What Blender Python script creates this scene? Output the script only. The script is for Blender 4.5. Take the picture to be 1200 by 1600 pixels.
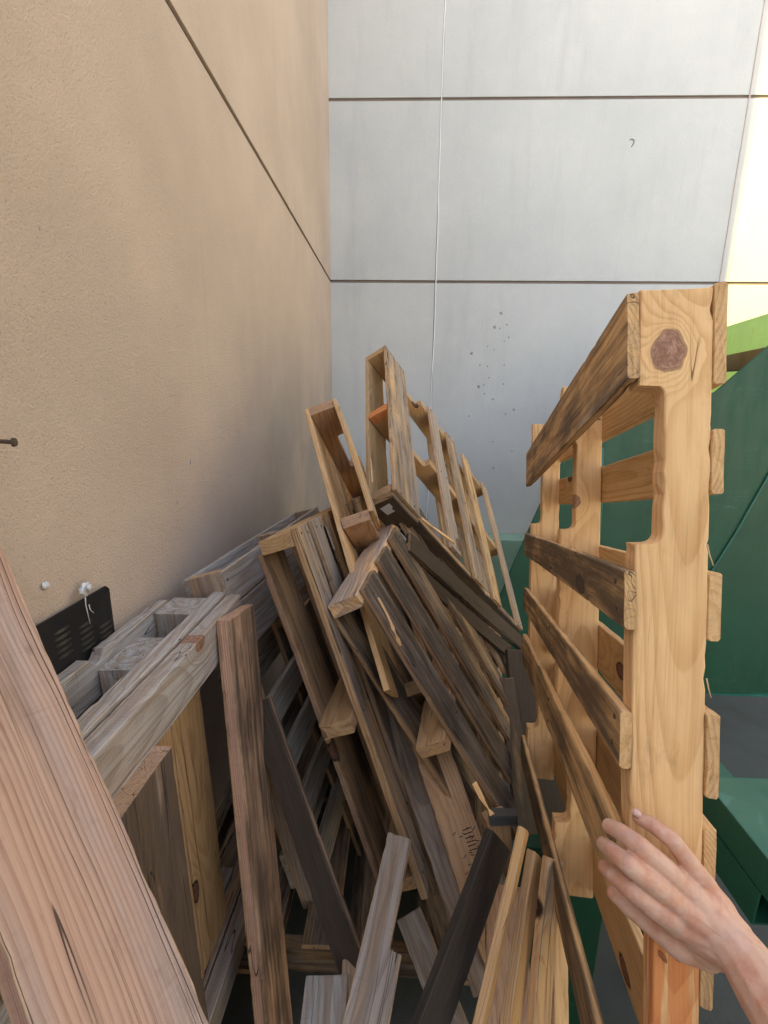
import bpy, bmesh, math, random
from mathutils import Vector, Matrix, noise
random.seed(7)
S = bpy.context.scene
for o in list(bpy.data.objects): bpy.data.objects.remove(o)
COL = S.collection
HC = 1.80                                    # height of the lens above the ground
# ------------------------------------------------------------------ camera
F = 730.0                                    # focal length in pixels of the 1200 px wide photograph
CRm = Matrix(((0.99925, 0.02109, -0.03262), (0.03657, -0.22697, 0.97322), (0.01312, -0.97367, -0.22757)))  # right, down, forward
cam = bpy.data.objects.new('camera', bpy.data.cameras.new('camera')); COL.objects.link(cam)
cam.data.sensor_fit = 'HORIZONTAL'; cam.data.sensor_width = 36; cam.data.lens = 36*F/1200
cam.data.clip_start = .02; cam.data.clip_end = 500
r_, d_, f_ = CRm.col[0], CRm.col[1], CRm.col[2]
m = Matrix((r_, -d_, -f_)).transposed().to_4x4(); m.translation = (0, 0, HC)
cam.matrix_world = m
S.camera = cam
S.render.resolution_x = 768; S.render.resolution_y = 1024
# ------------------------------------------------------------------ world, sun, exposure
SUN_DIR = Vector((.6*math.cos(math.radians(30)), .8*math.cos(math.radians(30)), -math.sin(math.radians(30))))  # way the light travels
W = bpy.data.worlds.new("World"); S.world = W; W.use_nodes = True
nt = W.node_tree; nt.nodes.clear()
sky = nt.nodes.new('ShaderNodeTexSky'); sky.sky_type = 'NISHITA'; sky.sun_disc = False
sky.sun_elevation = math.radians(30); sky.sun_rotation = math.atan2(-SUN_DIR.x, -SUN_DIR.y)
sky.air_density = 1.0; sky.dust_density = .7; sky.ozone_density = .6
bg = nt.nodes.new('ShaderNodeBackground'); bg.inputs[1].default_value = .15
ow = nt.nodes.new('ShaderNodeOutputWorld')
hs = nt.nodes.new('ShaderNodeHueSaturation'); hs.inputs['Saturation'].default_value = .6
nt.links.new(sky.outputs[0], hs.inputs['Color']); nt.links.new(hs.outputs[0], bg.inputs[0]); nt.links.new(bg.outputs[0], ow.inputs[0])
sl = bpy.data.lights.new('sun', 'SUN'); sl.energy = 3.0; sl.angle = math.radians(.5); sl.color = (1, .76, .20)
sun = bpy.data.objects.new('sun', sl); COL.objects.link(sun)
sun.rotation_euler = SUN_DIR.to_track_quat('-Z', 'Y').to_euler()
S.view_settings.view_transform = 'Standard'; S.view_settings.look = 'None'
S.view_settings.gamma = 1; S.view_settings.exposure = 2.15

# ------------------------------------------------------------------ helpers
def ray(x, y): return CRm @ Vector(((x-600)/F, (y-800)/F, 1))
def at(x, y, d): return ray(x, y)*d + Vector((0, 0, HC))
def onY(x, y, Y):
    r = ray(x, y); return r*(Y/r.y) + Vector((0, 0, HC))
def rel(x, y, z): return Vector((x, y, z+HC))
def tag(o, label=None, cat=None, group=None, kind=None):
    if label: o['label'] = label
    if cat: o['category'] = cat
    if group: o['group'] = group
    if kind: o['kind'] = kind
    return o
def empty(name, M, label, cat, group=None):
    o = bpy.data.objects.new(name, None); COL.objects.link(o); o.empty_display_size = .1
    o.matrix_world = M if isinstance(M, Matrix) else Matrix.Translation(M)
    return tag(o, label, cat, group)
def link(name, me, mat, parent=None):
    o = bpy.data.objects.new(name, me); COL.objects.link(o)
    if mat: me.materials.append(mat)
    if parent is not None: o.parent = parent
    return o
def frame(O, x, y, z):
    M = Matrix((x, y, z)).transposed().to_4x4(); M.translation = O; return M

# ------------------------------------------------------------------ materials
class N:
    def __init__(s, name):
        s.m = bpy.data.materials.new(name); s.m.use_nodes = True; s.t = s.m.node_tree; s.t.nodes.clear()
        s.out = s.n('ShaderNodeOutputMaterial'); s.b = s.n('ShaderNodeBsdfPrincipled'); s.l(s.b.outputs[0], s.out.inputs[0])
    def n(s, t, **k):
        x = s.t.nodes.new(t)
        for a, v in k.items(): setattr(x, a, v)
        return x
    def l(s, a, b): s.t.links.new(a, b)
    def put(s, i, v):
        if hasattr(v, 'is_linked') or isinstance(v, bpy.types.NodeSocket): s.l(v, i)
        elif v is not None: i.default_value = v
    def math(s, op, a, b=None, c=None, clamp=False):
        x = s.n('ShaderNodeMath', operation=op, use_clamp=clamp)
        s.put(x.inputs[0], a); s.put(x.inputs[1], b); s.put(x.inputs[2], c); return x.outputs[0]
    def vm(s, op, a, b=None):
        x = s.n('ShaderNodeVectorMath', operation=op); s.put(x.inputs[0], a); s.put(x.inputs[1], b)
        return x.outputs['Value'] if op in ('LENGTH', 'DISTANCE', 'DOT_PRODUCT') else x.outputs[0]
    def noise(s, v, sc, det=3, rough=.55, col=False, dist=0):
        x = s.n('ShaderNodeTexNoise'); s.put(x.inputs['Vector'], v); x.inputs['Scale'].default_value = sc
        x.inputs['Detail'].default_value = det; x.inputs['Roughness'].default_value = rough; x.inputs['Distortion'].default_value = dist
        return x.outputs['Color' if col else 'Fac']
    def ramp(s, f, lo, hi, a=0., b=1.):
        x = s.n('ShaderNodeMapRange'); x.interpolation_type = 'SMOOTHSTEP'
        s.put(x.inputs[0], f); s.put(x.inputs[1], lo); s.put(x.inputs[2], hi); s.put(x.inputs[3], a); s.put(x.inputs[4], b); return x.outputs[0]
    def mix(s, f, a, b, mode='MIX'):
        x = s.n('ShaderNodeMix', data_type='RGBA', blend_type=mode)
        s.put(x.inputs[0], f)
        for i, v in ((6, a), (7, b)):
            if isinstance(v, tuple): v = v if len(v) == 4 else v+(1,)
            s.put(x.inputs[i], v)
        return x.outputs[2]
    def bump(s, h, st, dist, prev=None):
        x = s.n('ShaderNodeBump'); s.put(x.inputs['Height'], h); s.put(x.inputs['Strength'], st); x.inputs['Distance'].default_value = dist
        if prev: s.l(prev, x.inputs['Normal'])
        return x.outputs[0]

def wood_material():
    k = N('wood')
    at_ = k.n('ShaderNodeAttribute', attribute_name='wc').outputs['Vector']      # metres in the board's own log
    tn = k.n('ShaderNodeAttribute', attribute_name='tone')                       # R grey weathering, G black mildew, B redness
    ex = k.n('ShaderNodeAttribute', attribute_name='extra')                      # R paint, G value, B check density
    sp = k.n('ShaderNodeSeparateColor'); k.l(tn.outputs['Color'], sp.inputs[0]); grey, mold, red = sp.outputs[:3]
    sx = k.n('ShaderNodeSeparateColor'); k.l(ex.outputs['Color'], sx.inputs[0]); paint, val, rough_ = sx.outputs[:3]
    # slow wander of the pith
    wn = k.noise(k.vm('MULTIPLY', at_, (1.6, 5., 5.)), 1., 2, .5, col=True)
    wn = k.vm('MULTIPLY', k.vm('SUBTRACT', wn, (.5, .5, .5)), (0, .045, .045))
    p = k.vm('ADD', at_, wn)
    # knots
    vo = k.n('ShaderNodeTexVoronoi', feature='F1'); vo.inputs['Scale'].default_value = 1.
    k.l(k.vm('MULTIPLY', at_, (3.4, 7., 1.5)), vo.inputs['Vector'])
    vc = k.n('ShaderNodeSeparateColor'); k.l(vo.outputs['Color'], vc.inputs[0])
    kd = vo.outputs['Distance']; kon = k.ramp(vc.outputs[0], .62, .66)
    fin = k.noise(k.vm('MULTIPLY', at_, (60, 60, 60)), 1., 2)
    kd2 = k.math('ADD', kd, k.math('MULTIPLY', k.math('SUBTRACT', fin, .5), .04))
    knot = k.math('MULTIPLY', k.ramp(kd2, .105, .085), kon)
    kring = k.math('MULTIPLY', k.math('POWER', 2.7, k.math('MULTIPLY', kd, -7.)), kon)
    kv = k.n('ShaderNodeAttribute', attribute_name='kn').outputs['Vector']
    kv2 = k.vm('ADD', kv, k.vm('MULTIPLY', k.vm('SUBTRACT', k.noise(k.vm('MULTIPLY', at_, (70, 70, 70)), 1., 2, .5, col=True), (.5, .5, .5)), (.22, .22, 0)))
    kv2 = k.vm('ADD', kv2, k.vm('MULTIPLY', k.vm('SUBTRACT', k.noise(k.vm('MULTIPLY', at_, (28, 28, 28)), 1., 1, .5, col=True), (.5, .5, .5)), (.6, .8, 0)))
    kr = k.vm('LENGTH', k.vm('MULTIPLY', kv2, (1, 1, .0)))
    bigk = k.ramp(kr, 1.0, .94); kring2 = k.math('POWER', 2.7, k.math('MULTIPLY', kr, -1.1))
    pv = k.vm('MULTIPLY', p, (.03, 1, 1))
    r = k.vm('LENGTH', pv)
    r = k.math('ADD', k.math('ADD', r, k.math('MULTIPLY', kring, .02)), k.math('MULTIPLY', kring2, .075))
    ph = k.math('FRACT', k.math('MULTIPLY', r, 230.))
    ring = k.math('MULTIPLY', k.ramp(ph, .35, .9), k.ramp(ph, 1.0, .93))
    rw = k.noise(k.vm('MULTIPLY', pv, (40, 60, 60)), 1., 1)
    ring = k.math('MULTIPLY', ring, k.math('ADD', .1, k.math('MULTIPLY', rw, 1.35)), clamp=True)
    fs = k.noise(k.vm('MULTIPLY', p, (1.2, 170, 170)), 1., 2, .5)
    ring = k.math('ADD', k.math('MULTIPLY', ring, .72), k.math('MULTIPLY', k.ramp(fs, .48, .72), .38), clamp=True)
    saw = k.noise(k.vm('ADD', k.vm('MULTIPLY', at_, (260, 9, 9)), (0, 0, 4)), 1., 2, .5)
    fib = k.noise(k.vm('MULTIPLY', p, (7, 330, 330)), 1., 3, .65)
    fib2 = k.noise(k.vm('MULTIPLY', p, (2.2, 60, 60)), 1., 3, .6)
    blot = k.noise(k.vm('MULTIPLY', at_, (5, 14, 14)), 1., 4, .6)
    blot2 = k.noise(k.vm('MULTIPLY', k.vm('ADD', at_, (9.1, 3.3, 5.2)), (2.5, 16, 16)), 1., 4, .62)
    # fresh wood
    fresh = k.mix(ring, (.74, .475, .225), (.57, .315, .12))
    fresh = k.mix(k.ramp(blot, .35, .7), fresh, k.mix(ring, (.66, .41, .19), (.50, .265, .10)))
    fresh = k.mix(k.ramp(red, 0., 1.), fresh, k.mix(ring, (.50, .31, .23), (.33, .175, .13)))
    # grey wood
    gr = k.mix(ring, (.47, .445, .42), (.27, .24, .215))
    gr = k.mix(k.math('MULTIPLY', k.ramp(fib2, .3, .72), k.ramp(grey, .95, .75, .8, 1.)), gr, (.30, .215, .145))
    gr = k.mix(k.ramp(grey, .9, .75, 0., .45), gr, k.mix(ring, (.34, .235, .16), (.20, .13, .085)))
    gr = k.mix(k.math('MULTIPLY', red, .75), gr, k.mix(ring, (.50, .345, .285), (.36, .225, .18)))
    ks = k.n('ShaderNodeSeparateXYZ'); k.l(k.n('ShaderNodeAttribute', attribute_name='kn').outputs['Vector'], ks.inputs[0])
    endf = k.math('MULTIPLY', k.ramp(ks.outputs[2], .5, .9), k.ramp(grey, .75, .55))
    gm = k.ramp(k.math('ADD', k.math('MULTIPLY', blot2, .9), k.math('MULTIPLY', k.math('SUBTRACT', grey, .5), 1.5)), .3, .62)
    gm = k.math('MULTIPLY', gm, k.math('SUBTRACT', 1., k.math('MULTIPLY', endf, .6)))
    c = k.mix(gm, fresh, gr)
    # fibres
    c = k.mix(k.ramp(fib, .35, .25, 0., .55), c, k.mix(1., c, (.40, .34, .30), 'MULTIPLY'))
    c = k.mix(k.ramp(fib, .6, .78, 0., .3), c, k.mix(1., c, (1.35, 1.32, 1.28), 'MULTIPLY'))
    # worn arrises show fresh wood
    wear = k.math('MULTIPLY', k.ramp(k.math('ADD', ex.outputs['Alpha'], k.math('MULTIPLY', k.math('SUBTRACT', k.noise(k.vm('MULTIPLY', at_, (18, 60, 60)), 1., 3, .6), .5), 2.2)), .75, 1.0, 0., .62), k.math('MULTIPLY', k.ramp(rough_, .1, .5), k.ramp(grey, .7, 1.0, 1., .35)))
    c = k.mix(wear, c, (.58, .40, .25))
    # knots
    c = k.mix(knot, c, k.mix(fin, (.09, .035, .02), (.30, .14, .09)))
    c = k.mix(k.math('MULTIPLY', k.math('MULTIPLY', k.ramp(kd2, .13, .105), k.ramp(kd2, .085, .1)), kon), c, (.04, .02, .012))
    kf = k.noise(k.vm('MULTIPLY', at_, (120, 120, 120)), 1., 4, .6)
    ki = k.math('FRACT', k.math('ADD', k.math('MULTIPLY', kr, 6.), k.math('MULTIPLY', kf, 1.2)))
    c = k.mix(bigk, c, k.mix(k.math('ADD', k.math('MULTIPLY', k.ramp(kf, .35, .7), .7), k.math('MULTIPLY', ki, .3)), (.20, .095, .06), (.44, .25, .165)))
    c = k.mix(k.math('MULTIPLY', k.ramp(k.noise(at_, 140., 5, .75), .54, .72), bigk), c, (.50, .34, .23))
    c = k.mix(k.math('MULTIPLY', k.ramp(kr, 1.12, 1.03), k.ramp(kr, .9, .99, 0., .7)), c, (.20, .10, .06))
    # mildew and grime
    mo = k.math('ADD', k.math('MULTIPLY', blot, .55), k.math('MULTIPLY', fib2, .45))
    mm = k.ramp(k.math('ADD', mo, k.math('MULTIPLY', k.math('SUBTRACT', mold, .5), .75)), .42, .72, 0., .88)
    mm = k.math('MULTIPLY', mm, k.ramp(mold, 0., .12))
    mm = k.math('MULTIPLY', mm, k.math('SUBTRACT', 1., k.math('MULTIPLY', endf, .75)))
    c = k.mix(mm, c, k.mix(fib, (.036, .028, .022), (.115, .088, .068)))
    gm2 = k.noise(k.vm('MULTIPLY', k.vm('ADD', at_, (2, 8, 4)), (9, 26, 26)), 1., 5, .7)
    c = k.mix(k.ramp(gm2, .56, .74, 0., .42), c, k.mix(1., c, (.42, .40, .40), 'MULTIPLY'))
    c = k.mix(k.math('MULTIPLY', k.math('MULTIPLY', k.ramp(saw, .56, .72), k.ramp(blot2, .45, .65, 0., .4)), k.ramp(rough_, .3, .8)), c, k.mix(1., c, (.62, .60, .58), 'MULTIPLY'))
    # value, paint
    c = k.mix(1., c, k.n('ShaderNodeCombineColor').outputs[0], 'MULTIPLY') if False else c
    vv = k.n('ShaderNodeCombineColor')
    for i in range(3): k.l(k.math('MULTIPLY', val, 2.), vv.inputs[i])
    mx = k.n('ShaderNodeMix', data_type='RGBA', blend_type='MULTIPLY'); mx.inputs[0].default_value = 1; mx.clamp_result = False
    k.l(c, mx.inputs[6]); k.l(vv.outputs[0], mx.inputs[7]); c = mx.outputs[2]
    pm = k.ramp(k.math('ADD', paint, k.math('MULTIPLY', k.math('SUBTRACT', fib2, .5), 1.4)), .45, .6, 0., .85)
    pm = k.math('MULTIPLY', pm, k.ramp(paint, 0., .2))
    c = k.mix(pm, c, k.mix(ring, (.74, .27, .085), (.60, .17, .05)))
    # drying checks: thin dark splits along the grain
    ck = k.noise(k.vm('MULTIPLY', k.vm('ADD', p, (1.7, .4, .9)), (.03, 45, 45)), 1., 1, .3)
    cm = k.math('MULTIPLY', k.ramp(k.math('ABSOLUTE', k.math('SUBTRACT', ck, .5)), .0065, .002), k.ramp(k.math('ADD', k.noise(k.vm('MULTIPLY', at_, (3, 20, 20)), 1., 1), k.math('MULTIPLY', rough_, .6)), .72, .85))
    c = k.mix(k.math('MULTIPLY', cm, .85), c, (.03, .02, .015))
    k.l(c, k.b.inputs['Base Color'])
    k.b.inputs['Roughness'].default_value = .72
    k.b.inputs['Specular IOR Level'].default_value = .28
    h = k.math('ADD', k.math('MULTIPLY', ring, .45), k.math('MULTIPLY', fib, .8))
    h = k.math('SUBTRACT', h, k.math('MULTIPLY', cm, 1.2))
    h = k.math('ADD', h, k.math('MULTIPLY', fib2, .7))
    h = k.math('ADD', h, k.math('MULTIPLY', saw, k.ramp(rough_, .3, .9, .0, .35)))
    k.l(k.bump(h, k.math('ADD', .35, k.math('MULTIPLY', rough_, .65)), .0022), k.b.inputs['Normal'])
    return k.m
WOOD = wood_material()

def stucco(name, base, dark, grain, amt, dist, streak, low_grey=False):
    k = N(name)
    g = k.n('ShaderNodeNewGeometry').outputs['Position']
    n1 = k.noise(g, 1.1, 4, .6); n2 = k.noise(k.vm('MULTIPLY', g, (3.5, 3.5, .55)), 1., 5, .65)
    n3 = k.noise(k.vm('ADD', g, (3, 7, 1)), 7, 4, .6)
    c = k.mix(k.ramp(n1, .3, .7), base, dark)
    c = k.mix(k.ramp(n2, .5, .8, 0., streak), c, k.mix(1., c, (.74, .74, .76), 'MULTIPLY'))
    c = k.mix(k.ramp(n3, .45, .75, 0., streak*.7), c, k.mix(1., c, (1.12, 1.09, 1.05), 'MULTIPLY'))
    if low_grey:  # greyer towards the far end and lower down, broken by noise
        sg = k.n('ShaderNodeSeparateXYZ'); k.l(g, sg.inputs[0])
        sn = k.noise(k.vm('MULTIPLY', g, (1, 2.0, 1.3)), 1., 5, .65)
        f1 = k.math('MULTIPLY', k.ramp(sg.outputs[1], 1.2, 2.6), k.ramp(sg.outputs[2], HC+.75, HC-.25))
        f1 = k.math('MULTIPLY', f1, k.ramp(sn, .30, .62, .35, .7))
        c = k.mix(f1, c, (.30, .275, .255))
    a = k.noise(g, grain, 3, .6); b_ = k.noise(g, grain*2.7, 2, .6)
    v = k.n('ShaderNodeTexVoronoi'); v.inputs['Scale'].default_value = grain*1.1; k.l(g, v.inputs['Vector'])
    hh = k.math('ADD', a, k.math('MULTIPLY', b_, .5)); hh = k.math('SUBTRACT', hh, k.math('MULTIPLY', v.outputs['Distance'], .2)); n5 = k.noise(g, grain*.28, 3, .6); hh = k.math('ADD', hh, k.math('MULTIPLY', n5, .5))
    c = k.mix(k.ramp(k.noise(k.vm('MULTIPLY', g, (6, 6, .7)), 1., 4, .7), .56, .75, 0., .3), c, k.mix(1., c, (.80, .80, .82), 'MULTIPLY'))
    c = k.mix(k.ramp(b_, .6, .72, 0., amt*.6), c, k.mix(1., c, (1.22, 1.2, 1.18), 'MULTIPLY'))
    c = k.mix(k.ramp(a, .42, .25, 0., amt), c, k.mix(1., c, (.70, .66, .62), 'MULTIPLY'))
    k.l(c, k.b.inputs['Base Color']); k.b.inputs['Roughness'].default_value = .9; k.b.inputs['Specular IOR Level'].default_value = .2
    nrm = k.bump(n3, .25, .01)
    k.l(k.bump(hh, .75, dist, nrm), k.b.inputs['Normal'])
    return k.m
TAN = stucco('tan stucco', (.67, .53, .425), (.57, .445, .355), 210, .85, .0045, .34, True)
WHITE = stucco('pale concrete', (.555, .55, .52), (.50, .50, .48), 60, .12, .0022, .42)
GROOVE = stucco('joint filler', (.27, .215, .18), (.2, .16, .14), 80, .2, .001, .3)
GROUND = stucco('worn concrete', (.095, .10, .09), (.06, .065, .057), 60, .4, .003, .5)
BOUNCE = stucco('bounce slab concrete', (.46, .44, .41), (.38, .365, .34), 60, .3, .003, .3)
BLOCK = stucco('light-blocking wall', (.40, .37, .33), (.33, .30, .27), 40, .3, .003, .3)

def painted(name, base, scratch, dirt, rough=.42, bump=.3):
    k = N(name)
    g = k.n('ShaderNodeNewGeometry').outputs['Position']
    n1 = k.noise(g, 2.2, 4, .6); n2 = k.noise(k.vm('MULTIPLY', g, (14, 14, 3)), 1., 5, .7); n3 = k.noise(g, 38, 3, .7)
    c = k.mix(k.ramp(n1, .3, .7), base, tuple(x*.78 for x in base))
    c = k.mix(k.ramp(n2, .58, .78, 0., .55), c, dirt)
    c = k.mix(k.ramp(n3, .70, .76, 0., .7), c, scratch)
    sc = k.noise(k.vm('MULTIPLY', g, (3, 3, 90)), 1., 2, .5); sc2 = k.noise(k.vm('MULTIPLY', g, (5, 5, 8)), 1., 2)
    c = k.mix(k.math('MULTIPLY', k.ramp(k.math('ABSOLUTE', k.math('SUBTRACT', sc, .5)), .012, .004), k.ramp(sc2, .56, .66, 0., .6)), c, scratch)
    rs = k.noise(k.vm('MULTIPLY', g, (9, 9, 2.2)), 1., 5, .7); c = k.mix(k.ramp(rs, .66, .74, 0., .6), c, (.09, .045, .022))
    k.l(c, k.b.inputs['Base Color']); k.put(k.b.inputs['Roughness'], k.ramp(n2, .3, .8, rough, rough+.3))
    k.l(k.bump(k.math('ADD', n1, k.math('MULTIPLY', n3, .05)), bump, .01), k.b.inputs['Normal'])
    return k.m
GREEN = painted('green paint', (.009, .066, .031), (.04, .15, .10), (.02, .05, .035))
TEAL = painted('teal paint', (.022, .135, .095), (.06, .2, .16), (.06, .055, .04), .35)
PALEG = painted('faded green paint', (.27, .42, .31), (.3, .4, .3), (.1, .12, .09), .6)
LITG = painted('sunlit green paint', (.085, .165, .085), (.1, .19, .1), (.04, .1, .05), .55)  # lighter copy of the dumpster green, sunlight put into the colour
DARKM = painted('dark rust', (.022, .016, .013), (.06, .04, .03), (.01, .01, .01), .8)
BLACK = painted('black enamel', (.011, .011, .012), (.03, .03, .03), (.02, .018, .016), .38, .1)
RUST = painted('rusty steel', (.10, .065, .045), (.2, .12, .07), (.04, .03, .025), .7)
STEEL = painted('zinc steel', (.16, .17, .18), (.7, .7, .7), (.2, .2, .2), .3); STEEL.node_tree.nodes['Principled BSDF'].inputs['Metallic'].default_value = .8
def plain(name, c, rough=.7, bump=0, sc=200):
    k = N(name); g = k.n('ShaderNodeNewGeometry').outputs['Position']; n = k.noise(g, sc, 3)
    k.l(k.mix(n, tuple(x*.75 for x in c), tuple(min(1, x*1.2) for x in c)), k.b.inputs['Base Color']); k.b.inputs['Roughness'].default_value = rough
    if bump: k.l(k.bump(n, bump, .002), k.b.inputs['Normal'])
    return k.m
SPL = plain('fresh splinter', (.70, .52, .30), .7)
FOAM = plain('white foam', (.72, .72, .74), .6, .6); CAULK = plain('white caulk', (.78, .78, .78), .6, .3)
PAPER = plain('torn label', (.6, .6, .6), .6); INK = plain('black ink', (.03, .026, .022), .8); SMUT = plain('grey smudge', (.3, .31, .32), .9)
PAINTD = plain('brown paint', (.34, .12, .045), .6)

def skin_material():
    k = N('skin'); g = k.n('ShaderNodeNewGeometry').outputs['Position']
    n1 = k.noise(g, 38, 3, .55); n2 = k.noise(g, 130, 3, .6); n3 = k.noise(g, 900, 2, .5)
    at_ = k.n('ShaderNodeAttribute', attribute_name='x')
    c = k.mix(k.ramp(n1, .38, .66), (.70, .435, .315), (.63, .315, .21))
    c = k.mix(k.ramp(n2, .55, .75, 0., .5), c, (.70, .475, .37))
    k.l(c, k.b.inputs['Base Color']); k.b.inputs['Roughness'].default_value = .48; k.b.inputs['Specular IOR Level'].default_value = .4
    k.b.inputs['Subsurface Weight'].default_value = .12; k.b.inputs['Subsurface Radius'].default_value = (.012, .005, .003); k.b.inputs['Subsurface Scale'].default_value = .5
    v = k.n('ShaderNodeTexVoronoi', feature='DISTANCE_TO_EDGE'); v.inputs['Scale'].default_value = 700; k.l(g, v.inputs['Vector'])
    h = k.math('ADD', k.math('MULTIPLY', k.ramp(v.outputs[0], 0., .12), .3), n3)
    wr_ = None; redm = None
    for (x, y, d, x2, y2) in ((1046, 1308, .562, 1022, 1291), (996, 1319, .549, 968, 1299), (980, 1347, .541, 958, 1331), (982, 1385, .548, 960, 1366), (1022, 1291, .576, 1000, 1278), (970, 1300, .570, 951, 1290), (958, 1331, .566, 943, 1320)):
        c0 = at(x, y, d); ax = (at(x2, y2, d)-c0).normalized()
        dv = k.vm('SUBTRACT', g, tuple(c0))
        fall = k.ramp(k.vm('LENGTH', dv), .0125, .003)
        wv = k.math('SINE', k.math('ADD', k.math('MULTIPLY', k.vm('DOT_PRODUCT', dv, tuple(ax)), 2300.), k.math('MULTIPLY', n2, 5.)))
        t_ = k.math('MULTIPLY', fall, k.math('POWER', k.math('ABSOLUTE', wv), .5))
        wr_ = t_ if wr_ is None else k.math('ADD', wr_, t_); redm = fall if redm is None else k.math('MAXIMUM', redm, fall)
    c = k.mix(k.math('MULTIPLY', redm, .4), c, (.62, .27, .19)); k.l(c, k.b.inputs['Base Color'])
    vn = k.math('ABSOLUTE', k.math('SUBTRACT', k.noise(g, 24, 1, .4), .5)); vein = k.ramp(vn, .035, .0)
    c = k.mix(k.math('MULTIPLY', vein, .18), c, (.42, .33, .32)); k.l(c, k.b.inputs['Base Color'])
    h = k.math('ADD', h, k.math('MULTIPLY', vein, 1.2)); h = k.math('ADD', h, k.math('MULTIPLY', wr_, 2.2))
    k.l(k.bump(h, .35, .0006, k.bump(n2, .25, .002)), k.b.inputs['Normal'])
    return k.m
SKIN = skin_material(); NAIL = plain('fingernail', (.66, .42, .36), .25, .05)

# ------------------------------------------------------------------ timber
def beam_mesh(L, W, T, tone, prof=None, xs=(), seed=0, pith=None, val=.5, paint=None, rough=.5, knot=None, chip=.004, bow=.003, rag=.003, wane=0, tw0=0):
    """A sawn board along x (0..L), width y (0..W), thickness z (0..T); prof(x)->(y0,y1) cuts notches or breaks.
    tone=(grey, mildew, red)"""
    rnd = random.Random(seed*7919+13)
    st = set(round(i*L/max(2, int(L/.015)), 4) for i in range(max(2, int(L/.015))+1)) | set(x for x in xs if 0 <= x <= L)
    st |= {0, .0025, L-.0025, L}
    st = sorted(x for x in st if 0 <= x <= L)
    out = [st[0]]
    for x in st[1:]:
        if x-out[-1] > .0006: out.append(x)
    st = out
    so = Vector((rnd.uniform(-20, 20), rnd.uniform(-20, 20), rnd.uniform(-20, 20)))
    if pith is None: pith = (rnd.uniform(-.5, 1.5)*W, -rnd.uniform(.15, 1.6)*W)
    ch = min(.0018, T*.12); ny = 3 if W > .06 else 2
    by, bz, tw = rnd.uniform(-bow, bow), rnd.uniform(-bow, bow), rnd.uniform(-.02, .02)
    if tw0: tw = 0
    bm = bmesh.new(); wl = bm.verts.layers.float_vector.new('wc')
    kl = bm.verts.layers.float_vector.new('kn'); tl = bm.verts.layers.float_color.new('tone'); el = bm.verts.layers.float_color.new('extra')
    wo = Vector((rnd.uniform(-9, 9), -pith[0], -pith[1]))
    loops = []
    for i, x in enumerate(st):
        y0, y1 = (0, W) if prof is None else prof(x)
        e = 0 if .002 < x < L-.002 else .0018
        c = []
        ys = [y0, y0+.005]+[y0+(y1-y0)*j/ny for j in range(1, ny)]+[y1-.005, y1]; nq = len(ys)-1
        for j, y in enumerate(ys):
            if j == 0: c += [(y0+ch+e, 0)]
            elif j == nq: c += [(y1-ch-e, 0)]
            else: c += [(y, 0)]
        c += [(y1, ch+e), (y1, T*.5), (y1, T-ch-e)]
        for j in range(nq, -1, -1):
            y = ys[j]
            c += [(min(max(y, y0+ch+e), y1-ch-e), T)]
        c += [(y0, T-ch-e), (y0, T*.5), (y0, ch+e)]
        t = x/L-.5; vs = []
        for q, (y, z) in enumerate(c):
            z = min(max(z, e*.5), T-e*.5)
            nv = noise.noise_vector(Vector((x*14, y*30, z*30))+so)*.0007
            # chipped corners
            cy = 1 if (y < y0+.004 or y > y1-.004) else 0
            nz = noise.noise(Vector((x*38, y*11, z*25))+so*1.7)*.75+noise.noise(Vector((x*7, y*5, z*12))+so*.7)*.45
            if cy and nz > .26:
                k = (nz-.26)*chip*3; nv.y += k*(1 if y < (y0+y1)/2 else -1)
            xx = x
            if x <= 0 or x >= L:
                xx += noise.noise(Vector((y*60, z*50, x))+so)*rag
                if wane and rnd.random() < .35: xx += (1 if x <= 0 else -1)*rnd.uniform(0, wane)
            p = Vector((xx, y+nv.y+by*(1-4*t*t), z+nv.z+bz*(1-4*t*t)+tw*t*(y-W/2)))
            v = bm.verts.new(p); v[wl] = Vector((x, y, z))+wo
            sd = 1 if (abs(z-T*.5) < T*.1 and tone[0] < .85) else 0
            v[tl] = (tone[0]*(1-.55*sd), tone[1]*(1-.45*sd), min(1, tone[2]+.3*sd), 1)
            en = 1 if x < .002 or x > L-.002 else 0
            v[kl] = ((x-knot[0])/(knot[2]*1.35), (y-knot[1])/knot[2], en) if knot else (50+x, 50+y, en)
            v[el] = (paint(x, y) if paint else 0, val, rough, 1 if ((y < y0+.0035 or y > y1-.0035) and (z < .0035 or z > T-.0035))  else 0); vs.append(v)
        loops.append(vs)
    n = len(loops[0])
    for a, b in zip(loops, loops[1:]):
        for q in range(n): bm.faces.new((a[q], b[q], b[(q+1) % n], a[(q+1) % n]))
    for lp in (loops[0], loops[-1]):
        cv = bm.verts.new(sum((v.co for v in lp), Vector())/n+Vector((0, 0, 0)))
        cv[wl] = sum((v[wl] for v in lp), Vector())/n; cv[tl] = lp[0][tl]; cv[kl] = lp[0][kl]; cv[el] = lp[0][el]
        for q in range(n): bm.faces.new((lp[q], lp[(q+1) % n], cv))
    bmesh.ops.recalc_face_normals(bm, faces=bm.faces)
    me = bpy.data.meshes.new('timber'); bm.to_mesh(me); bm.free()
    return me
SEED = [1]
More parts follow.
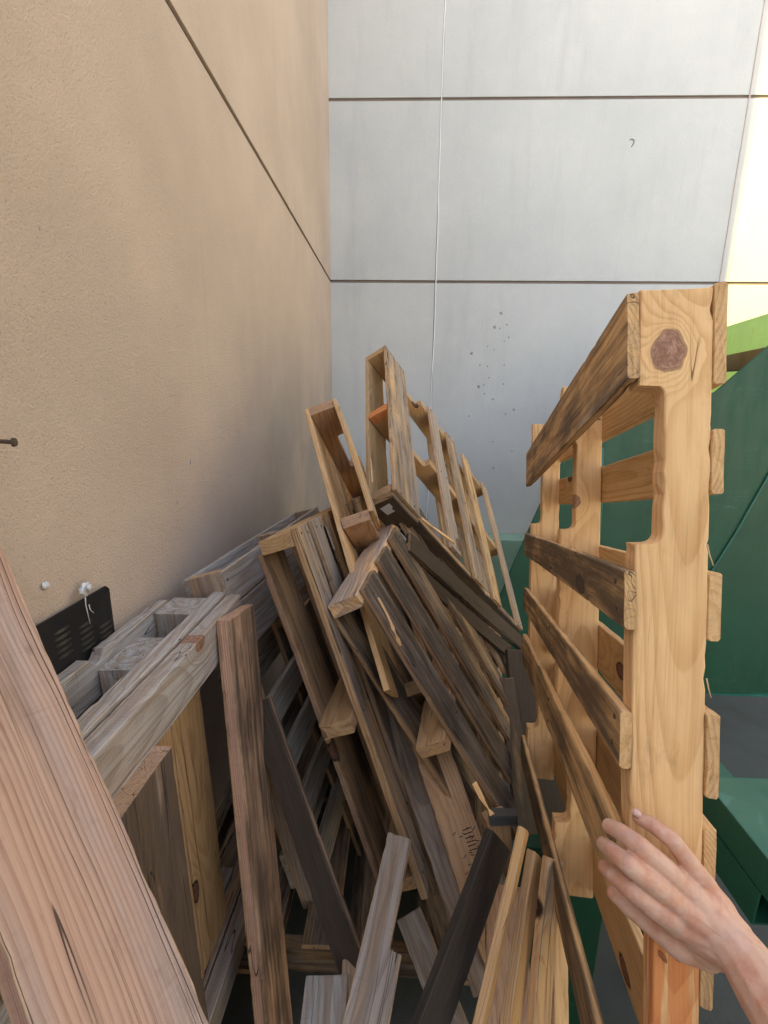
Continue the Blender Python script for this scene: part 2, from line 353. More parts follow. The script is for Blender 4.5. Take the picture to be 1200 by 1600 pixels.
def beam(name, parent, O, X, Y, Z, L, W, T, tone, label=None, rot=0, **k):
    """X,Y,Z unit axes in the parent's space; rot = degrees turned in its own plane"""
    SEED[0] += 1; k.setdefault('seed', SEED[0])
    me = beam_mesh(L, W, T, tone, **k)
    X, Y, Z = Vector(X), Vector(Y), Vector(Z)
    if rot:
        a = math.radians(rot); X, Y = X*math.cos(a)+Y*math.sin(a), Y*math.cos(a)-X*math.sin(a)
    M = Matrix((X, Y, Z)).transposed().to_4x4(); M.translation = Vector(O)
    flip = M.determinant() < 0
    me.transform(M)
    if flip: me.flip_normals()
    o = link(name, me, WOOD, parent)
    if label: o['label'] = label
    return o
def notches(L, W, spans, depth, side=0, r=.014):
    """profile with rounded notches cut from side 0 (y small) or 1 (y large)"""
    xs = []
    for a, b in spans:
        for t in (0, .0008, .12, .25, .5, .75, 1): xs += [a+r*t, b-r*t]
        xs += [a-.001, b+.001]
    def prof(x):
        d = 0
        for a, b in spans:
            if a < x < b:
                e = min(x-a, b-x)
                d = depth if e > r else depth-r+math.sqrt(max(0, r*r-(r-e)**2))
        return (d, W) if side == 0 else (0, W-d)
    return dict(prof=prof, xs=xs)
def jag(seed, L, W, end, amt):
    """a broken end: width tapers raggedly"""
    rd = random.Random(seed); cs = [rd.uniform(0, 1) for _ in range(40)]
    def prof(x):
        t = (x-(L-end))/end if end > 0 else (-end-x)/-end
        if t <= 0: return (0, W)
        i = int(t*30); return (W*amt*t*cs[i % 40], W-W*amt*t*cs[(i*7+3) % 40])
    return prof
def nails(parent, pts, n, r=.0035):
    """one small mesh of a nail head per spot, as children of the board they hold"""
    for p in pts:
        bm = bmesh.new(); bmesh.ops.create_cone(bm, cap_ends=True, segments=8, radius1=r, radius2=r*.8, depth=.0016)
        q = Vector(n).to_track_quat('Z', 'Y').to_matrix().to_4x4(); q.translation = Vector(p)+Vector(n)*.0007
        bm.transform(q); me = bpy.data.meshes.new('nail'); bm.to_mesh(me); bm.free(); link('nail', me, RUST, parent)

WS, HS, TD = .038, .089, .016           # stringer thickness, stringer height, deck thickness
def pallet(label, T, s, b, n, Ls, Wb, left, right, tone, strs=(0, .489, .978), ntc=((.128, .333), (.867, 1.072)), nside=0,
           stone=None, sval=.5, name='wooden_pallet', group='wooden pallets leaning in the pile', nd=.033, rough=.6, spec={}, nail=True):
    """local axes: s along the stringers, b along the deck boards, n through the thickness.
    left / right = deck boards as (s0, width, b0, b1, tone, val, {options})"""
    s, b, n = Vector(s).normalized(), Vector(b), Vector(n)
    b = (b-s*b.dot(s)).normalized(); nn = s.cross(b)
    sg = 1 if nn.dot(n) > 0 else -1
    E = empty(name, frame(rel(*T), s, b, nn), label, 'pallet', group)
    n_ = Vector((0, 0, sg)); vf = .80 if tone[1] >= .4 and tone[0] < .85 else 1.
    for i, b0 in enumerate(strs):
        kw = notches(Ls, HS, ntc, nd, nside) if ntc else {}
        kw.update(dict(val=sval*vf, rough=rough)); kw.update(spec.get(('str', i), {}))
        tn = kw.pop('tone', stone or tone); lb = kw.pop('label', None); o_ = kw.pop('off', (0, 0, 0)); LL = kw.pop('L', Ls); rt = kw.pop('rot', 0)
        beam('stringer', E, Vector((0, b0, 0))+n_*0+Vector(o_), (1, 0, 0), n_, (0, 1, 0), LL, HS, WS, tn, label=lb, rot=rt, **kw)
    for side, lst in ((0, left), (1, right)):
        for it in lst:
            s0, w, b0, b1 = it[:4]; tn = it[4] if len(it) > 4 and it[4] else tone; vl = it[5] if len(it) > 5 else .5
            op = dict(it[6]) if len(it) > 6 else {}
            lb = op.pop('label', None); rt = op.pop('rot', 0); th = op.pop('T', TD); dn = op.pop('dn', 0)
            z0 = HS+.0006+dn if side else -th-.0006-dn
            o = beam('deck_board', E, Vector((s0, b0, 0))+n_*z0, (0, 1, 0), (1, 0, 0), n_, b1-b0, w, th, tn, label=lb, rot=rt, val=vl*vf, **dict(dict(rough=rough), **op))
            if nail:
                pts = []
                for sb in strs:
                    if b0-.01 < sb+WS/2 < b1+.01:
                        for f in (.25, .75):
                            pts.append(Vector((s0+w*f+random.uniform(-.006, .006)-math.sin(math.radians(-rt))*0, sb+WS/2+random.uniform(-.006, .006), 0))+n_*(z0+(th if side else 0)))
                if rt == 0: nails(o, pts, n_ if side else -n_, .0042)
    return E
def plank(name, A, B, C, T, tone, label, cat='plank', group=None, parent=None, W=None, away=True, **k):
    """A,B ends of one long edge, C a point on the other long edge (world); thickness grows away from the lens"""
    X = (B-A); L = X.length; X.normalize(); v = C-A; Y = v-X*v.dot(X); W = W or Y.length; Y.normalize(); Z = X.cross(Y)
    if (Z.dot((A+B)/2-Vector((0, 0, HC))) < 0) == away: Z = -Z
    if parent is not None:
        Mi = parent.matrix_world.inverted(); R3 = Mi.to_3x3()
        return beam(name, parent, Mi @ A, R3 @ X, R3 @ Y, R3 @ Z, L, W, T, tone, label=label, **k)
    o = beam(name, None, (0, 0, 0), X, Y, Z, L, W, T, tone, **k); o.location = A
    return tag(o, label, cat, group)
def box_mesh(bm, O, X, Y, Z, a, b, c, bev=0):
    r = bmesh.ops.create_cube(bm, size=1); vs = r['verts']
    M = Matrix((Vector(X)*a, Vector(Y)*b, Vector(Z)*c)).transposed().to_4x4()
    M.translation = Vector(O)+(Vector(X)*a+Vector(Y)*b+Vector(Z)*c)/2
    bmesh.ops.transform(bm, matrix=M, verts=vs)
    if bev:
        es = list({e for v in vs for e in v.link_edges}); bmesh.ops.bevel(bm, geom=es, offset=bev, segments=2, affect='EDGES', profile=.7)
def boxes(name, lst, mat, parent=None, bev=0):
    bm = bmesh.new()
    for (x0, y0, z0, x1, y1, z1) in lst:
        box_mesh(bm, (x0, y0, z0), (1, 0, 0), (0, 1, 0), (0, 0, 1), x1-x0, y1-y0, z1-z0, bev)
    bmesh.ops.recalc_face_normals(bm, faces=bm.faces)
    me = bpy.data.meshes.new(name); bm.to_mesh(me); bm.free(); return link(name, me, mat, parent)
def slab(name, pts, off, mat, parent=None, bev=.004):
    bm = bmesh.new(); a = [bm.verts.new(p) for p in pts]; f = bm.faces.new(a)
    r = bmesh.ops.extrude_face_region(bm, geom=[f]); bmesh.ops.translate(bm, vec=off, verts=[v for v in r['geom'] if isinstance(v, bmesh.types.BMVert)])
    if bev: bmesh.ops.bevel(bm, geom=list(bm.edges), offset=bev, segments=2, affect='EDGES')
    bmesh.ops.recalc_face_normals(bm, faces=bm.faces)
    me = bpy.data.meshes.new(name); bm.to_mesh(me); bm.free(); return link(name, me, mat, parent)
def blob(name, c, r, sq, mat, parent=None, seed=0, amp=.3, fr=3.):
    bm = bmesh.new(); bmesh.ops.create_icosphere(bm, subdivisions=3, radius=1)
    for v in bm.verts:
        d = 1+amp*noise.noise(v.co*fr+Vector((seed*3.1, 0, 0))); v.co = Vector((v.co.x*r*d*sq[0], v.co.y*r*d*sq[1], v.co.z*r*d*sq[2]))+Vector(c)
    for f in bm.faces: f.smooth = True
    me = bpy.data.meshes.new(name); bm.to_mesh(me); bm.free(); return link(name, me, mat, parent)
def tube_mesh(bm, pts, rs, seg=10):
    prev = None; up = Vector((.13, .31, .94))
    for i, p in enumerate(pts):
        d = (pts[min(i+1, len(pts)-1)]-pts[max(i-1, 0)]).normalized(); u = d.cross(up).normalized(); w = d.cross(u)
        lp = [bm.verts.new(p+(u*math.cos(a)+w*math.sin(a))*rs[i]) for a in [2*math.pi*q/seg for q in range(seg)]]
        if prev:
            for q in range(seg): bm.faces.new((prev[q], prev[(q+1) % seg], lp[(q+1) % seg], lp[q]))
        else: bm.faces.new(lp[::-1])
        prev = lp
    bm.faces.new(prev)
def tube(name, pts, rs, mat, parent=None, seg=10):
    bm = bmesh.new(); tube_mesh(bm, [Vector(p) for p in pts], rs, seg)
    for f in bm.faces: f.smooth = len(f.verts) == 4
    bmesh.ops.recalc_face_normals(bm, faces=bm.faces)
    me = bpy.data.meshes.new(name); bm.to_mesh(me); bm.free(); return link(name, me, mat, parent)

# ------------------------------------------------------------------ the setting
YB = 4.55; XL = -.66
g = boxes('ground', [(-60, -60, -.3, 60, 60, 0)], GROUND); tag(g, kind='structure')

def panel_wall(name, label, O, X, Nn, cols, rows, gap_h, gap_v, mat, depth, cat='wall'):
    """panels standing proud of a recessed backing: O origin, X along, Nn facing normal"""
    E = empty(name, Vector(O), label, cat)
    X, Nn, Z = Vector(X), Vector(Nn), Vector((0, 0, 1))
    bm = bmesh.new(); box_mesh(bm, -Nn*(.2+.014), X, Z, Nn, depth, rows[-1], .2)
    for f in bm.faces: f.smooth = False
    bmesh.ops.recalc_face_normals(bm, faces=bm.faces)
    me = bpy.data.meshes.new('joint'); bm.to_mesh(me); bm.free(); link('joint', me, GROOVE, E)
    bm = bmesh.new()
    for c0, c1 in zip(cols, cols[1:]):
        for r0, r1 in zip(rows, rows[1:]):
            box_mesh(bm, X*(c0+gap_v/2)+Z*(r0+gap_h/2)-Nn*.013, X, Z, Nn, c1-c0-gap_v, r1-r0-gap_h, .013, .003)
    bmesh.ops.recalc_face_normals(bm, faces=bm.faces)
    me = bpy.data.meshes.new('panels'); bm.to_mesh(me); bm.free(); link('panel', me, mat, E)
    return E
BW = panel_wall('rear_wall', 'pale grey panelled wall with dark horizontal joints behind the pallets', (XL-.3, YB, 0), (1, 0, 0), (0, -1, 0),
                [0, .28-XL+.3, 2.76-XL+.3, 5.3-XL+.3, 8-XL+.3], [0, 1.06+HC, 2.452+HC, 3.85+HC, 5.2+HC], .024, .010, WHITE, 9)
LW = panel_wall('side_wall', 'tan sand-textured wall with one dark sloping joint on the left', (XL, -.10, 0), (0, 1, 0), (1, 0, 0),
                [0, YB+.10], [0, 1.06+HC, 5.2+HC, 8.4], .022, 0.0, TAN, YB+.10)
# caulk bead along the narrow upright joint
def bead(x, z0, z1, r, w):
    pts = []; z = z0
    while z < z1:
        pts.append(Vector((x+noise.noise(Vector((z*2.2, x, 0)))*w, YB-.002, z))); z += .05
    return pts
pb = bead(.28, .3, 7, .004, .009); o = tube('caulk_bead', [p-Vector((XL-.3, YB, 0)) for p in pb], [.0055]*len(pb), CAULK, BW, 6)
pb = bead(2.76, .3, 7, .004, .006); o = tube('caulk_bead', [p-Vector((XL-.3, YB, 0)) for p in pb], [.006]*len(pb), plain('buff caulk', (.55, .46, .4)), BW, 6)
# unseen masses and a pale slab added to shade and bounce light
t = boxes('light_shaper', [(-24, -20, 0, -8.5, -14, 12.5+HC)], BLOCK, bev=.01); tag(t, 'added shade-casting building far behind the photographer on the left', 'light_shaper')  # unseen mass added to cast shade over the pallets
t = boxes('rear_blocker', [(-7, -2.9, 0, 2.0, -2.6, 2.6+HC)], BLOCK, bev=.01); tag(t, 'added light-blocking wall standing behind the photographer', 'wall')  # unseen, added to cut the light from behind
t = boxes('bounce_slab', [(-30, -40, 0, 40, -.6, .004), (3.2, -.599, 0, 40, 30, .004)], BOUNCE); tag(t, kind='structure')  # pale sheet added to bounce light onto the lower parts
t = boxes('light_shaper', [(11, -12, 0, 19, 24, 8)], BLOCK, bev=.01); tag(t, 'added sun-bouncing tan building standing across the yard on the right, beyond the dumpster', 'light_shaper')  # unseen mass added to cut sky light and bounce warm sun
# scuffs and small holes in the pale wall
rnd = random.Random(3)
for (x, y, r) in [(783, 489, 2.4), (773, 511, 2.6), (781, 513, 1.5), (792, 507, 1.4), (795, 527, 1.4), (788, 533, 1.2), (737, 552, 2.6), (750, 570, 1.3), (762, 572, 1.5), (788, 570, 1.4), (748, 604, 2.4), (756, 601, 1.4), (764, 590, 1.2), (787, 600, 1.4), (772, 546, 1.1), (757, 615, 1.6), (770, 624, 1.6), (733, 650, 1.4), (790, 647, 1.6), (800, 705, 1.3), (762, 541, 1.2), (770, 690, 1.4), (803, 640, 2.0), (771, 731, 2.0)]:
    p = onY(x, y, YB)-Vector((XL-.3, YB, 0)); blob('pock_mark', p, r*.0052, (1, .12, rnd.uniform(.9, 1.3)), SMUT, BW, seed=x, amp=.5)
cv = [onY(x, y, YB)-Vector((XL-.3, YB+.001, 0)) for x, y in ((983, 219), (987, 217), (991, 219), (990, 224), (986, 230))]
tube('scuff', cv, [.002, .006, .008, .007, .003], SMUT, BW, 6)

# ------------------------------------------------------------------ dumpster and other green steel
D = empty('dumpster', rel(1.9, 3.0, -HC), 'big dark green steel dumpster standing behind the upright yellow pallet', 'dumpster')
DO = D.location.copy()
def yp(l, Y): return [onY(x, y, Y)-DO for x, y in l]
pts = yp([(772, 955), (800, 885), (853, 767), (925, 640), (1080, 632), (1118, 612), (1200, 541), (1420, 350), (1800, 350), (1800, 1093), (1107, 1093), (740, 1093)], 2.75)
slab('side_panel', pts, (0, .012, 0), GREEN, D, .003)
pts = yp([(990, 548), (1130, 512), (1200, 490), (1500, 400), (1500, 800), (990, 800)], 3.95)
slab('sunlit_far_panel', pts, (0, .012, 0), LITG, D, .003)  # sunlit strip built as its own lighter panel
o = tube('weld_seam', yp([(1085, 930), (1112, 892), (1150, 832), (1200, 744), (1300, 590)], 2.742), [.006]*5, TEAL, D, 6)
o = tube('weld_seam', yp([(941, 700), (939, 790), (934, 880)], 2.742), [.009]*3, TEAL, D, 6)
pts = yp([(1000, 578), (1132, 556), (1200, 542), (1330, 520), (1330, 575), (1200, 577), (1132, 581), (1000, 596)], 3.0)
slab('cross_bar', pts, (0, .05, 0), DARKM, D, .004)
pts = yp([(740, 1078), (1107, 1086), (1800, 1086), (1800, 1093), (1107, 1093), (740, 1093)], 2.73)
slab('bottom_rail', pts, (0, .02, 0), TEAL, D, .003)
# frame of square tubes close by on the right
K = empty('tube_frame', rel(.9, 1.1, -HC), 'low green square-tube steel frame beside the hand and upright pallet', 'frame'); KO = K.location.copy()
def kb(x0, y0, z0, x1, y1, z1): return (x0-KO.x, y0-KO.y, z0+HC-KO.z, x1-KO.x, y1-KO.y, z1+HC-KO.z)
boxes('beam', [kb(.77, .45, -.985, 1.15, 1.02, -.90)], TEAL, K, .004)
E_ = boxes('pocket', [kb(.77, .80, -1.075, .775, 1.3, -.99), kb(.775, .80, -.995, .93, 1.3, -.99), kb(.93, .80, -1.075, .935, 1.3, -.99), kb(.775, .80, -1.075, .93, 1.3, -1.07)], TEAL, K)
boxes('leg', [kb(.80, 1.1, -HC, .9, 1.2, -1.08)], GREEN, K, .004)
boxes('leg', [kb(.33, .98, -HC, .56, 1.02, -1.10)], GREEN, K, .004)
boxes('leg', [kb(.80, .5, -HC, .9, .6, -.99)], GREEN, K, .004)
boxes('beam', [kb(.56, .98, -1.20, .80, 1.02, -1.12)], GREEN, K, .004)
# low faded box at the foot of the wall
p0 = onY(700, 842, 4.3); p1 = onY(900, 842, 4.3)
Lb = boxes('steel_box', [(p0.x, 4.3, 0, p1.x, YB-.01, p0.z)], PALEG, None, .01)
tag(Lb, 'low faded green steel box along the foot of the pale wall', 'box')

# ------------------------------------------------------------------ louvred panel, nail and foam on the tan wall
V = empty('vent_panel', rel(XL, .80, -.6), 'black louvred metal vent panel fixed low on the tan wall', 'vent'); VO = V.location.copy()
bm = bmesh.new()
pv = [Vector((.012, y-.80, z+.6)) for y, z in ((.60, -.66), (.955, -.66), (.955, -.412), (.945, -.402), (.60, -.395))]
a = [bm.verts.new(p) for p in pv]; f = bm.faces.new(a); r = bmesh.ops.extrude_face_region(bm, geom=[f])
bmesh.ops.translate(bm, vec=(.004, 0, 0), verts=[v for v in r['geom'] if isinstance(v, bmesh.types.BMVert)])
bmesh.ops.recalc_face_normals(bm, faces=bm.faces); me = bpy.data.meshes.new('plate'); bm.to_mesh(me); bm.free(); link('plate', me, BLACK, V)
LOUV = painted('louvre edge', (.02, .02, .021), (.1, .1, .1), (.02, .02, .02), .3)
for cy, z0 in ((.80, -.435), (.865, -.455), (.925, -.485)):
    for q in range(5):
        z = z0-q*.013
        bm = bmesh.new(); ring = []
        for i in range(9):
            t = i/8; y = cy-.80-.022+.044*t; h = .0025*math.sin(math.pi*t)**.5 if 0 < t < 1 else 0
            ring.append([bm.verts.new((.0162, y, z+.6+.004)), bm.verts.new((.0165+h, y, z+.6-.001)), bm.verts.new((.0162, y, z+.6-.0015))])
        for u, w in zip(ring, ring[1:]):
            for j in range(3): bm.faces.new((u[j], u[(j+1) % 3], w[(j+1) % 3], w[j]))
        bmesh.ops.recalc_face_normals(bm, faces=bm.faces)
        me = bpy.data.meshes.new('louvre'); bm.to_mesh(me); bm.free(); link('louvre', me, LOUV, V)
def onX(x, y, X=XL):
    r = ray(x, y); return r*(X/r.x)+Vector((0, 0, HC))
p = onX(132, 921, -.64)-VO; blob('foam_dab', p, .014, (.3, 1, .9), FOAM, V, 3, .6, 2.5)
p = onX(139, 918, -.632)-VO; blob('foam_dab', p, .007, (.4, 1, .9), FOAM, V, 5, .6, 2.5)
tube('foam_drip', [onX(x, y, -.641)-VO for x, y in ((133, 932), (134, 945), (137, 958), (141, 975))], [.0013, .001, .0009, .0006], FOAM, V, 6)
tube('foam_drip', [onX(x, y, -.641)-VO for x, y in ((139, 945), (141, 953), (147, 958))], [.001, .0009, .0006], FOAM, V, 6)
fb = blob('foam_blob', onX(71, 915, -.657), .0075, (.5, 1.1, .9), FOAM, None, 8, .7, 2.5); tag(fb, 'small white blob of foam stuck on tan wall above the vent', 'foam')
bm = bmesh.new(); hp = onX(20, 691, -.615); bp = Vector((XL, hp.y-.012, hp.z+.004))
tube_mesh(bm, [bp, bp.lerp(hp, .5), hp], [.0035, .0035, .0035], 10); tube_mesh(bm, [hp, hp+Vector((.004, .001, 0))], [.0075, .0065], 12)
for x in bm.verts: x.co -= bp
bmesh.ops.recalc_face_normals(bm, faces=bm.faces)
me = bpy.data.meshes.new('nail'); bm.to_mesh(me); bm.free(); o = link('masonry_nail', me, RUST); o.location = bp; tag(o, 'rusty nail sticking out of the tan wall at the left edge', 'nail')
for (x, y, r) in [(318, 716, .006), (300, 775, .004), (182, 938, .004), (208, 940, .008), (120, 385, .003), (445, 713, .009), (446, 690, .006)]:
    q = onX(x, y)-Vector((XL, 0, 0)); blob('scuff', q, r, (.1, .6, 1.4), SMUT, LW, seed=x, amp=.6)

# ------------------------------------------------------------------ A: upright yellow pallet held by the hand
Y_ = (.0, .0, .05); YG = (.25, .55, .1)
def paintA(x, y): return max(0, min(1, (x-.755)/.04))*.62
A = pallet('bright yellow pine pallet standing upright, held by the hand', (.313, .682, .15), (.004, -.222, -.975), (.137, .966, -.219), (.991, -.133, .034), 1.2, 1.016,
   left=[(.003, .116, 0, 1.016, (.45, .60, 0), .54, dict(rot=5.2, rough=.9, chip=.005)), (.372, .076, -.012, 1.016, (.35, .74, 0), .54, dict(rough=.8)), (.560, .074, -.006, 1.016, (.3, .66, 0), .56),
         (.722, .100, .0, 1.016, (.2, .58, 0), .54), (1.075, .085, -.0, 1.016, (.35, .7, 0), .5)],
   right=[(-.004, .130, 0, 1.016, (.0, .12, 0), .5), (.185, .084, 0, 1.016, (.1, .1, 0), .5), (.372, .088, 0, 1.016, (0, .05, 0), .52), (.555, .108, -.004, 1.016, (.1, .12, .1), .46), (.705, .07, 0, 1.016, (0, .1, 0), .5), (.80, .14, 0, 1.016, (.25, .35, .2), .42), (1.05, .13, 0, 1.016)],
   tone=(0, .0, .1), ntc=((.126, .336), (.80, 1.03)), nside=0, nd=.033, group=None, rough=.22, nail=True,
   spec={('str', 0): dict(pith=(.062, -.030), paint=paintA, val=.62, bow=0, tw0=1, knot=(.083, .036, .0195)), ('str', 1): dict(val=.6, bow=0, tw0=1, pith=(.06, -.05), knot=(.27, .03, .012)), ('str', 2): dict(val=.6, pith=(.05, -.04))})

# B: pallet thrown on top of the pile
BG = (.5, .42, .05); BL = (.62, .3, .0)
def paintB(x, y): return max(0, 1-x/.07)
B5 = pallet('weathered pallet thrown on top of the pile, its raised corner the highest', (-.173, 2.444, .226), (.541, .498, -.678), (.068, -.829, -.555), (.838, -.254, .483), 1.2, 1.016,
   left=[(0, .135, 0, 1.0, (.35, .2, 0), .5), (.30, .09, 0, 1.016, (.4, .2, 0)), (.62, .09, 0, 1.016, (.5, .3, 0)), (.85, .09, 0, 1.016), (1.08, .12, 0, 1.016)],
   right=[(0, .175, 0, 1.016, (.55, .48, .1), .55, dict(chip=.008, rough=.9)), (.435, .09, -.01, .98, (.75, .2, .0), .64, dict(rough=.9)), (.645, .095, -.01, 1.016, (.55, .45, 0), .5), (.845, .09, -.01, 1.016, (.45, .4, 0), .5), (1.13, .07, -.01, 1.016, (.55, .3, 0), .56)],
   tone=BG, stone=(.3, .35, .1), nside=1, ntc=((.15, .37), (.80, 1.0)), sval=.48,
   spec={('str', 1): dict(paint=paintB), ('str', 2): dict(tone=(.5, .8, .2), val=.42, rough=1., chip=.012, prof=lambda x: (0, HS), xs=())})
def bl(p, s0, n0): return None
slab('label', [Vector((a, 1.0535+k*.0006, -c)) for a, c, k in ((.018, .030, 0), (.060, .034, 0), (.058, .066, 1), (.040, .064, 2), (.034, .072, 1), (.014, .070, 0))], (0, .0006, 0), PAPER, B5, 0)
beam('splinter', B5, (.19, 1.004, -.098), (.985, .0, -.17), (0, 1, 0), (0, 0, -1), .20, .012, .007, (.05, 0, .2), val=.62, chip=.012, rag=.02)
beam('splinter', B5, (-.012, .80, -.012), (-.10, .99, -.1), (1, 0, 0), (0, 0, -1), .16, .006, .003, (.0, 0, .0), val=.62, chip=.006, rag=.02)
beam('block', B5, (-.006, 1.018, .002), (1, 0, 0), (0, 0, -1), (0, 1, 0), .17, .100, .034, (.4, .88, .2), val=.30, rough=1., chip=.02, rag=.02)
# C: light pallet behind it, against the corner
pallet('light striped pallet behind the top one, nearest the wall corner', (-.337, 1.729, -.022), (.172, .742, -.648), (.317, -.665, -.676), (.932, .089, .35), 1.2, 1.016,
   left=[(0, .14, 0, 1.016, (.15, .05, 0), .52), (.15, .09, 0, 1.016, (.2, .1, .2), .5), (.26, .14, 0, 1.016, (.2, .15, 0), .5), (.45, .14, 0, 1.016), (.7, .14, 0, 1.016)],
   right=[(0, .13, 0, .5, (.5, .4, 0), .5), (.3, .09, .05, 1.016), (.55, .09, .05, 1.016)],
   tone=(.25, .25, .1), stone=(.1, .25, .5), sval=.42, nside=1, ntc=((.15, .37),), spec={('str', 2): dict(tone=(.5, .6, .2), val=.32, off=(.2, 0, 0), L=1.0)})
# D: pallet with a square lumber top rail, left of centre
pallet('brown pallet left of centre with a thick end-grain top rail and long front board', (-.357, 1.125, -.349), (.088, .991, -.104), (.337, -.128, -.933), (.938, -.047, .345), 1.2, 1.016,
   left=[(0.0, .15, .035, 1.03, (.35, .52, .45), .34, dict(rough=.8)), (.25, .12, .035, 1.03, (.4, .5, .2), .34), (.5, .12, .035, 1.03), (.8, .14, .035, 1.03)],
   right=[(0, .09, -.004, 1.05, (.55, .42, .1), .52, dict(T=.020, rough=.9)), (.15, .085, -.004, 1.03, (.8, .35, .0), .5), (.33, .07, -.004, 1.03, (.4, .3, .2), .42), (.55, .1, 0, 1.03), (.8, .1, 0, 1.03)],
   tone=(.5, .45, .2), stone=(.15, .25, .3), sval=.44, ntc=None, spec={('str', 1): dict(off=(-.045, 0, 0), chip=.02, rag=.01), ('str', 0): dict(tone=(.3, .2, .2))})
# E: the broken pallet in the middle front
pj = jag(3, .7, HS, .25, .5)
E5 = pallet('broken dark pallet leaning in the middle with a pale splintered top rail', (-.169, 1.119, -.518), (.173, .981, .094), (.511, -.008, -.86), (.842, -.196, .502), 1.1, .83,
   left=[(-.005, .13, 0, .86, (.55, .62, .1), .42, dict(rough=.9, chip=.006)), (.3, .1, 0, .84, (.5, .6, 0), .4), (.6, .12, 0, .84)],
   right=[(0, .115, -.01, .86, (.6, .60, .25), .46, dict(rough=1., T=.018)), (.175, .115, -.01, .84, (.6, .62, .3), .44, dict(rough=.9)), (.35, .11, -.01, .84, (.5, .62, .35), .42), (.53, .11, 0, .84, (.5, .65, .3), .42), (.72, .11, 0, .84, (.5, .65, .3), .42)],
   tone=(.5, .6, .2), stone=(.35, .45, .3), sval=.42, strs=(0, .45, .79), ntc=None,
   spec={('str', 0): dict(tone=(.62, .08, .15), val=.70, rough=1., chip=.02, rag=.02, L=.62, prof=pj, xs=[.4+i*.01 for i in range(22)], off=(-.02, -.012, 0)), ('str', 1): dict(off=(-.03, 0, 0), val=.5, tone=(.3, .2, .3)), ('str', 2): dict(off=(-.03, 0, 0), val=.45)})
Mi = E5.matrix_world.inverted()
# plastic scrap on its lower corner
bmw = [at(764, 1277, 1.20), at(810, 1276, 1.22), at(809, 1291, 1.22), at(766, 1292, 1.20)]
o = slab('steel_strap', [Mi @ p for p in bmw], Mi.to_3x3() @ Vector((0, .03, 0)), STEEL, E5, .002)
# K: grey pallet against the tan wall
pallet('grey weathered pallet on edge, flat against the tan wall', (-.576, 1.183, -.479), (.276, -.056, -.959), (.094, .995, -.031), (.956, -.081, .28), 1.1, 1.0,
   left=[(0, .12, 0, .97, (.95, .3, 0), .46), (.3, .12, 0, .97), (.6, .12, 0, .97), (.9, .12, 0, .97)],
   right=[(.0, .098, 0, .97, (.85, .3, .1), .5), (.102, .135, 0, .97, (.9, .35, .1), .42), (.40, .09, 0, .97, (.9, .3, 0), .45), (.56, .085, 0, .97, (.95, .3, 0), .48), (.72, .09, 0, .97, (.95, .3, 0), .45), (.9, .1, 0, .97, (.95, .3, 0), .48)],
   tone=(.9, .4, 0), stone=(.6, .35, .1), sval=.46, strs=(0, .47, .93), ntc=None)

dk = (.55, .6, .2)  # extra pallets added below to block light and darken the gaps
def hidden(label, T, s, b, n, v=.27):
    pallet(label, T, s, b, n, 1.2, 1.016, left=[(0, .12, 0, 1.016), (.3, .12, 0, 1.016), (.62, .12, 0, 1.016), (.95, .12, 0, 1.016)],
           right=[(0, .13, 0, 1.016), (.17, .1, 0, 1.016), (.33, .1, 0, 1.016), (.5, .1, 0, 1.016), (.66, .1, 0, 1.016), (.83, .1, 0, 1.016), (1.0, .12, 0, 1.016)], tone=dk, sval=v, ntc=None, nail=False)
hidden('added light-blocking pallet low behind the brown one, glimpsed between its boards', (-.42, 1.45, -.72), (.06, .99, -.08), (.33, -.12, -.93), (.94, -.05, .33))
hidden('added light-blocking pallet under the broken one, seen through its gaps', (-.13, 1.42, -.80), (.14, .98, .02), (.47, -.05, -.88), (.87, -.14, .47))
hidden('added light-blocking pallet lowest in the pile under the thrown-on top pallet', (-.06, 1.85, -.92), (.16, .97, -.1), (.42, -.1, -.90), (.88, -.2, .43))
hidden('added light-blocking pallet flat on the ground under the whole pile', (-.75, 1.0, -1.6), (1, 0, 0), (0, 1, 0), (0, 0, 1))
hidden('added light-blocking pallet flat on the ground farthest back under the pile', (-.95, 2.1, -1.6), (1, .05, 0), (-.05, 1, 0), (0, 0, 1))
0 and hidden('added light-blocking pallet flat on the ground nearest the lens, low in the gaps', (-.4, -.05, -1.5), (1, 0, 0), (0, 1, 0), (0, 0, 1))

# F: heavy grey block pallet in the left foreground
lean = .03
vF = Vector((lean, 0, -1)).normalized(); eF = Vector((.03, 1, 0)).normalized(); nF = Vector((-vF.z, 0, vF.x)); OF = rel(-.645, .62, -.512)
nF = (nF-eF*nF.dot(eF)).normalized(); vF = eF.cross(nF); vF = vF if vF.z < 0 else -vF
FM = frame(OF, eF, vF, eF.cross(vF)); sF = 1 if eF.cross(vF).dot(nF) > 0 else -1
FP = empty('block_pallet', FM, 'heavy silver-grey block pallet in the left foreground, against the tan wall', 'pallet')
GRY = (1.0, .05, .0)
def fb_(name, e, v, n, L, W, T, ax, tone, **k):
    """ax: which local direction the timber runs: 'e' or 'v'. W across the other, T along n"""
    X, Y = ((1, 0, 0), (0, 1, 0)) if ax == 'e' else ((0, 1, 0), (1, 0, 0))
    if 'tilt' in k:
        a, b = k.pop('tilt'); X = Vector((a, 1, b*sF)).normalized(); Y = Vector((1, -a, 0)).normalized(); Z = X.cross(Y)
        if Z.z*sF < 0: Z = -Z
        return beam(name, FP, Vector((e, v, 0))+Vector((0, 0, sF))*n, X, Y, Z, L, W, T, tone, **k)
    return beam(name, FP, Vector((e, v, 0))+Vector((0, 0, sF))*n, X, Y, (0, 0, sF), L, W, T, tone, **k)
